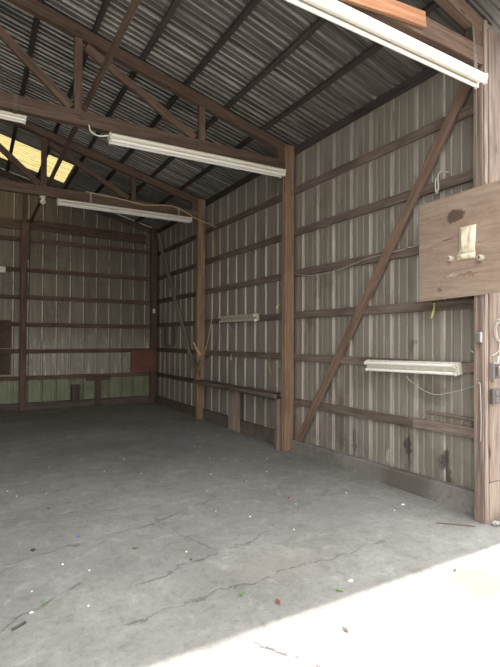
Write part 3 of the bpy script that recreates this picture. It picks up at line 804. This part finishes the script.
# ------------------------------------------------------------------ litter
def leaf(label, x, y, s, mat, rot):
    bm = bmesh.new(); n = 6; L = []
    for i in range(n+1):
        u = i/n; w = .42*math.sin(math.pi*u)**.8*(1-.3*u)
        L.append([bm.verts.new((s*(u-.5), s*w*k*.5, s*(.10*math.sin(u*3)+.12*abs(k)+.03))) for k in (-1, 0, 1)])
    for a, b in zip(L, L[1:]):
        for k in (0, 1): bm.faces.new((a[k], a[k+1], b[k+1], b[k]))
    bmesh.ops.remove_doubles(bm, verts=bm.verts, dist=1e-5)
    bmesh.ops.solidify(bm, geom=list(bm.faces), thickness=.0012)
    return tag(link('leaf', bm, mat, None, Matrix.Translation((x, y, .001)) @ Matrix.Rotation(rot, 4, 'Z')), label, 'leaf', 'fallen leaves')
def stone(name, label, x, y, s, mat, cat='stone', flat=.55, z=0):
    bm = bmesh.new(); bmesh.ops.create_icosphere(bm, subdivisions=2, radius=1)
    for v in bm.verts:
        k = 1+.45*mnoise.noise(v.co*1.6+V((x*9, y*7, 0)))
        v.co = V((v.co.x*k*s, v.co.y*k*s*.75, v.co.z*k*s*flat))
    zm = min(v.co.z for v in bm.verts)
    return tag(link(name, bm, mat, None, Matrix.Translation((x, y, z-zm-.001))), label, cat)
stone('stone', 'small black lump lying on the concrete at the left of the photo', -3.466, -1.662, .018, 'stone')
stone('plastic_scrap', 'tiny bright blue plastic scrap on the concrete floor', -3.125, -1.57, .013, 'blue', 'scrap', .4)
stone('concrete_lump', 'pale rubble lump at the foot of the front door post', .16, -3.17, .075, 'rubble', 'rubble', .5)
stone('concrete_lump', 'smaller broken concrete piece right at the foot of the front door post', .06, -3.13, .04, 'rubble', 'rubble', .5)
stone('pebble', 'brown pebble on the floor toward the back left', -3.25, -.779, .014, 'brown_leaf', 'stone')
stone('pebble', 'small dark pebble on the concrete near the middle of the floor', -2.49, -2.39, .012, 'brown_leaf', 'stone')
stone('paper_scrap', 'white crumpled scrap on the floor near the right wall kerb', -.249, -2.377, .018, 'paper', 'scrap', .3)
stone('paper_scrap', 'white scrap at the edge of the sunlight on the floor', -1.695, -3.20, .018, 'paper', 'scrap', .3)
stone('paper_scrap', 'tiny white scrap beside the green leaf at the left', -3.56, -2.53, .011, 'paper', 'scrap', .3)
stone('paper_scrap', 'tiny pale blue scrap on the floor by the middle post foot', -.02, -.12, .016, 'grey_box', 'scrap', .3)
leaf('green leaf on the concrete at the far left of the floor', -3.479, -2.47, .045, 'green_leaf', .5)
leaf('tiny green leaf near the joint crossing in the middle of the floor', -2.452, -1.52, .035, 'green_leaf', 1.9)
leaf('green leaf on the floor near the sunlit edge', -2.40, -2.981, .05, 'green_leaf', 1.0)
leaf('green leaf close to the white scrap at the sunlight edge', -1.843, -3.26, .05, 'green_leaf', 2.3)
leaf('dark red leaf at the lower middle beside the sunlight edge', -2.257, -3.17, .06, 'red_leaf', 1.3)
leaf('dark red leaf on the open floor near the right wall', -1.116, -1.683, .06, 'red_leaf', .7)
leaf('brown curled leaf on the floor left of the middle', -2.791, -2.013, .04, 'brown_leaf', 2.7)
leaf('brown leaf on the sunlit apron right of the crack', -.966, -3.46, .045, 'brown_leaf', .2)
leaf('brown leaf on the sunlit apron near the crack', -2.088, -3.581, .05, 'brown_leaf', 1.6)
wire('twig', [(-3.67, -2.66, .006), (-3.63, -2.642, .008), (-3.60, -2.62, .006)], .008, 'dark_wire', 'dark twig lying on the concrete at the lower left', 'twig')
wire('twig', [(-.36, -2.84, .006), (-.25, -2.945, .008), (-.13, -3.06, .006)], .004, 'brown_leaf', 'thin dark twig on the floor in front of the front door post', 'twig')

grit0 = None
for i in range(30):
    x = random.uniform(-3.6, -.4); y = random.uniform(-2.9, 1.2)
    if grit0 is None:
        grit0 = stone('grit', 'tiny pale speck of grit on the concrete floor', x, y, .009, 'paper', 'grit')
        grit0['group'] = 'specks of grit'
    else:
        g_ = grit0.copy(); COL.objects.link(g_)
        k = random.uniform(.5, 1.1)
        g_.location = (x, y, grit0.location.z*k); g_.scale = (k, k, k); g_.rotation_euler = (0, 0, i)

# ------------------------------------------------------------------ light
sun = bpy.data.lights.new('sun', 'SUN'); sun.energy = 2.7; sun.angle = math.radians(.6); sun.color = (1, .95, .88)
so = bpy.data.objects.new('sun', sun); COL.objects.link(so)
so.rotation_euler = V((.12, .075, -1)).to_track_quat('-Z', 'Y').to_euler(); so.location = (-3, -8, 12)
w = bpy.data.worlds.new('sky'); scn.world = w; w.use_nodes = True
nt = w.node_tree; bg = nt.nodes['Background']
geo = nt.nodes.new('ShaderNodeTexCoord'); sp_ = nt.nodes.new('ShaderNodeSeparateXYZ'); cr = nt.nodes.new('ShaderNodeValToRGB')
nt.links.new(geo.outputs['Generated'], sp_.inputs[0]); nt.links.new(sp_.outputs[2], cr.inputs[0]); nt.links.new(cr.outputs[0], bg.inputs[0])
cr.color_ramp.elements[0].color = (.17, .165, .155, 1); cr.color_ramp.elements[1].color = (1.0, 1.0, .99, 1)
bg.inputs[1].default_value = 1.9

# ------------------------------------------------------------------ camera
cd = bpy.data.cameras.new('camera'); cam = bpy.data.objects.new('camera', cd); COL.objects.link(cam); scn.camera = cam
f, yaw, pit, rol = 464.753, .5346, .0145, .0050
cd.sensor_fit = 'HORIZONTAL'; cd.sensor_width = 36; cd.lens = f/500*36; cd.clip_end = 500
fw = V((math.sin(yaw)*math.cos(pit), math.cos(yaw)*math.cos(pit), math.sin(pit)))
r = V((math.cos(yaw), -math.sin(yaw), 0)); u = r.cross(fw)
r2 = r*math.cos(rol)+u*math.sin(rol); u2 = -r*math.sin(rol)+u*math.cos(rol)
m = Matrix((r2, u2, -fw)).transposed().to_4x4(); m.translation = (-3.8635, -5.5346, 1.6)
cam.matrix_world = m

vs_ = scn.view_settings
vs_.view_transform = 'Standard'; vs_.look = 'None'; vs_.gamma = 1; vs_.use_curve_mapping = False
vs_.exposure = 2.05
try:
    scn.cycles.max_bounces = 12; scn.cycles.diffuse_bounces = 8
except Exception: pass
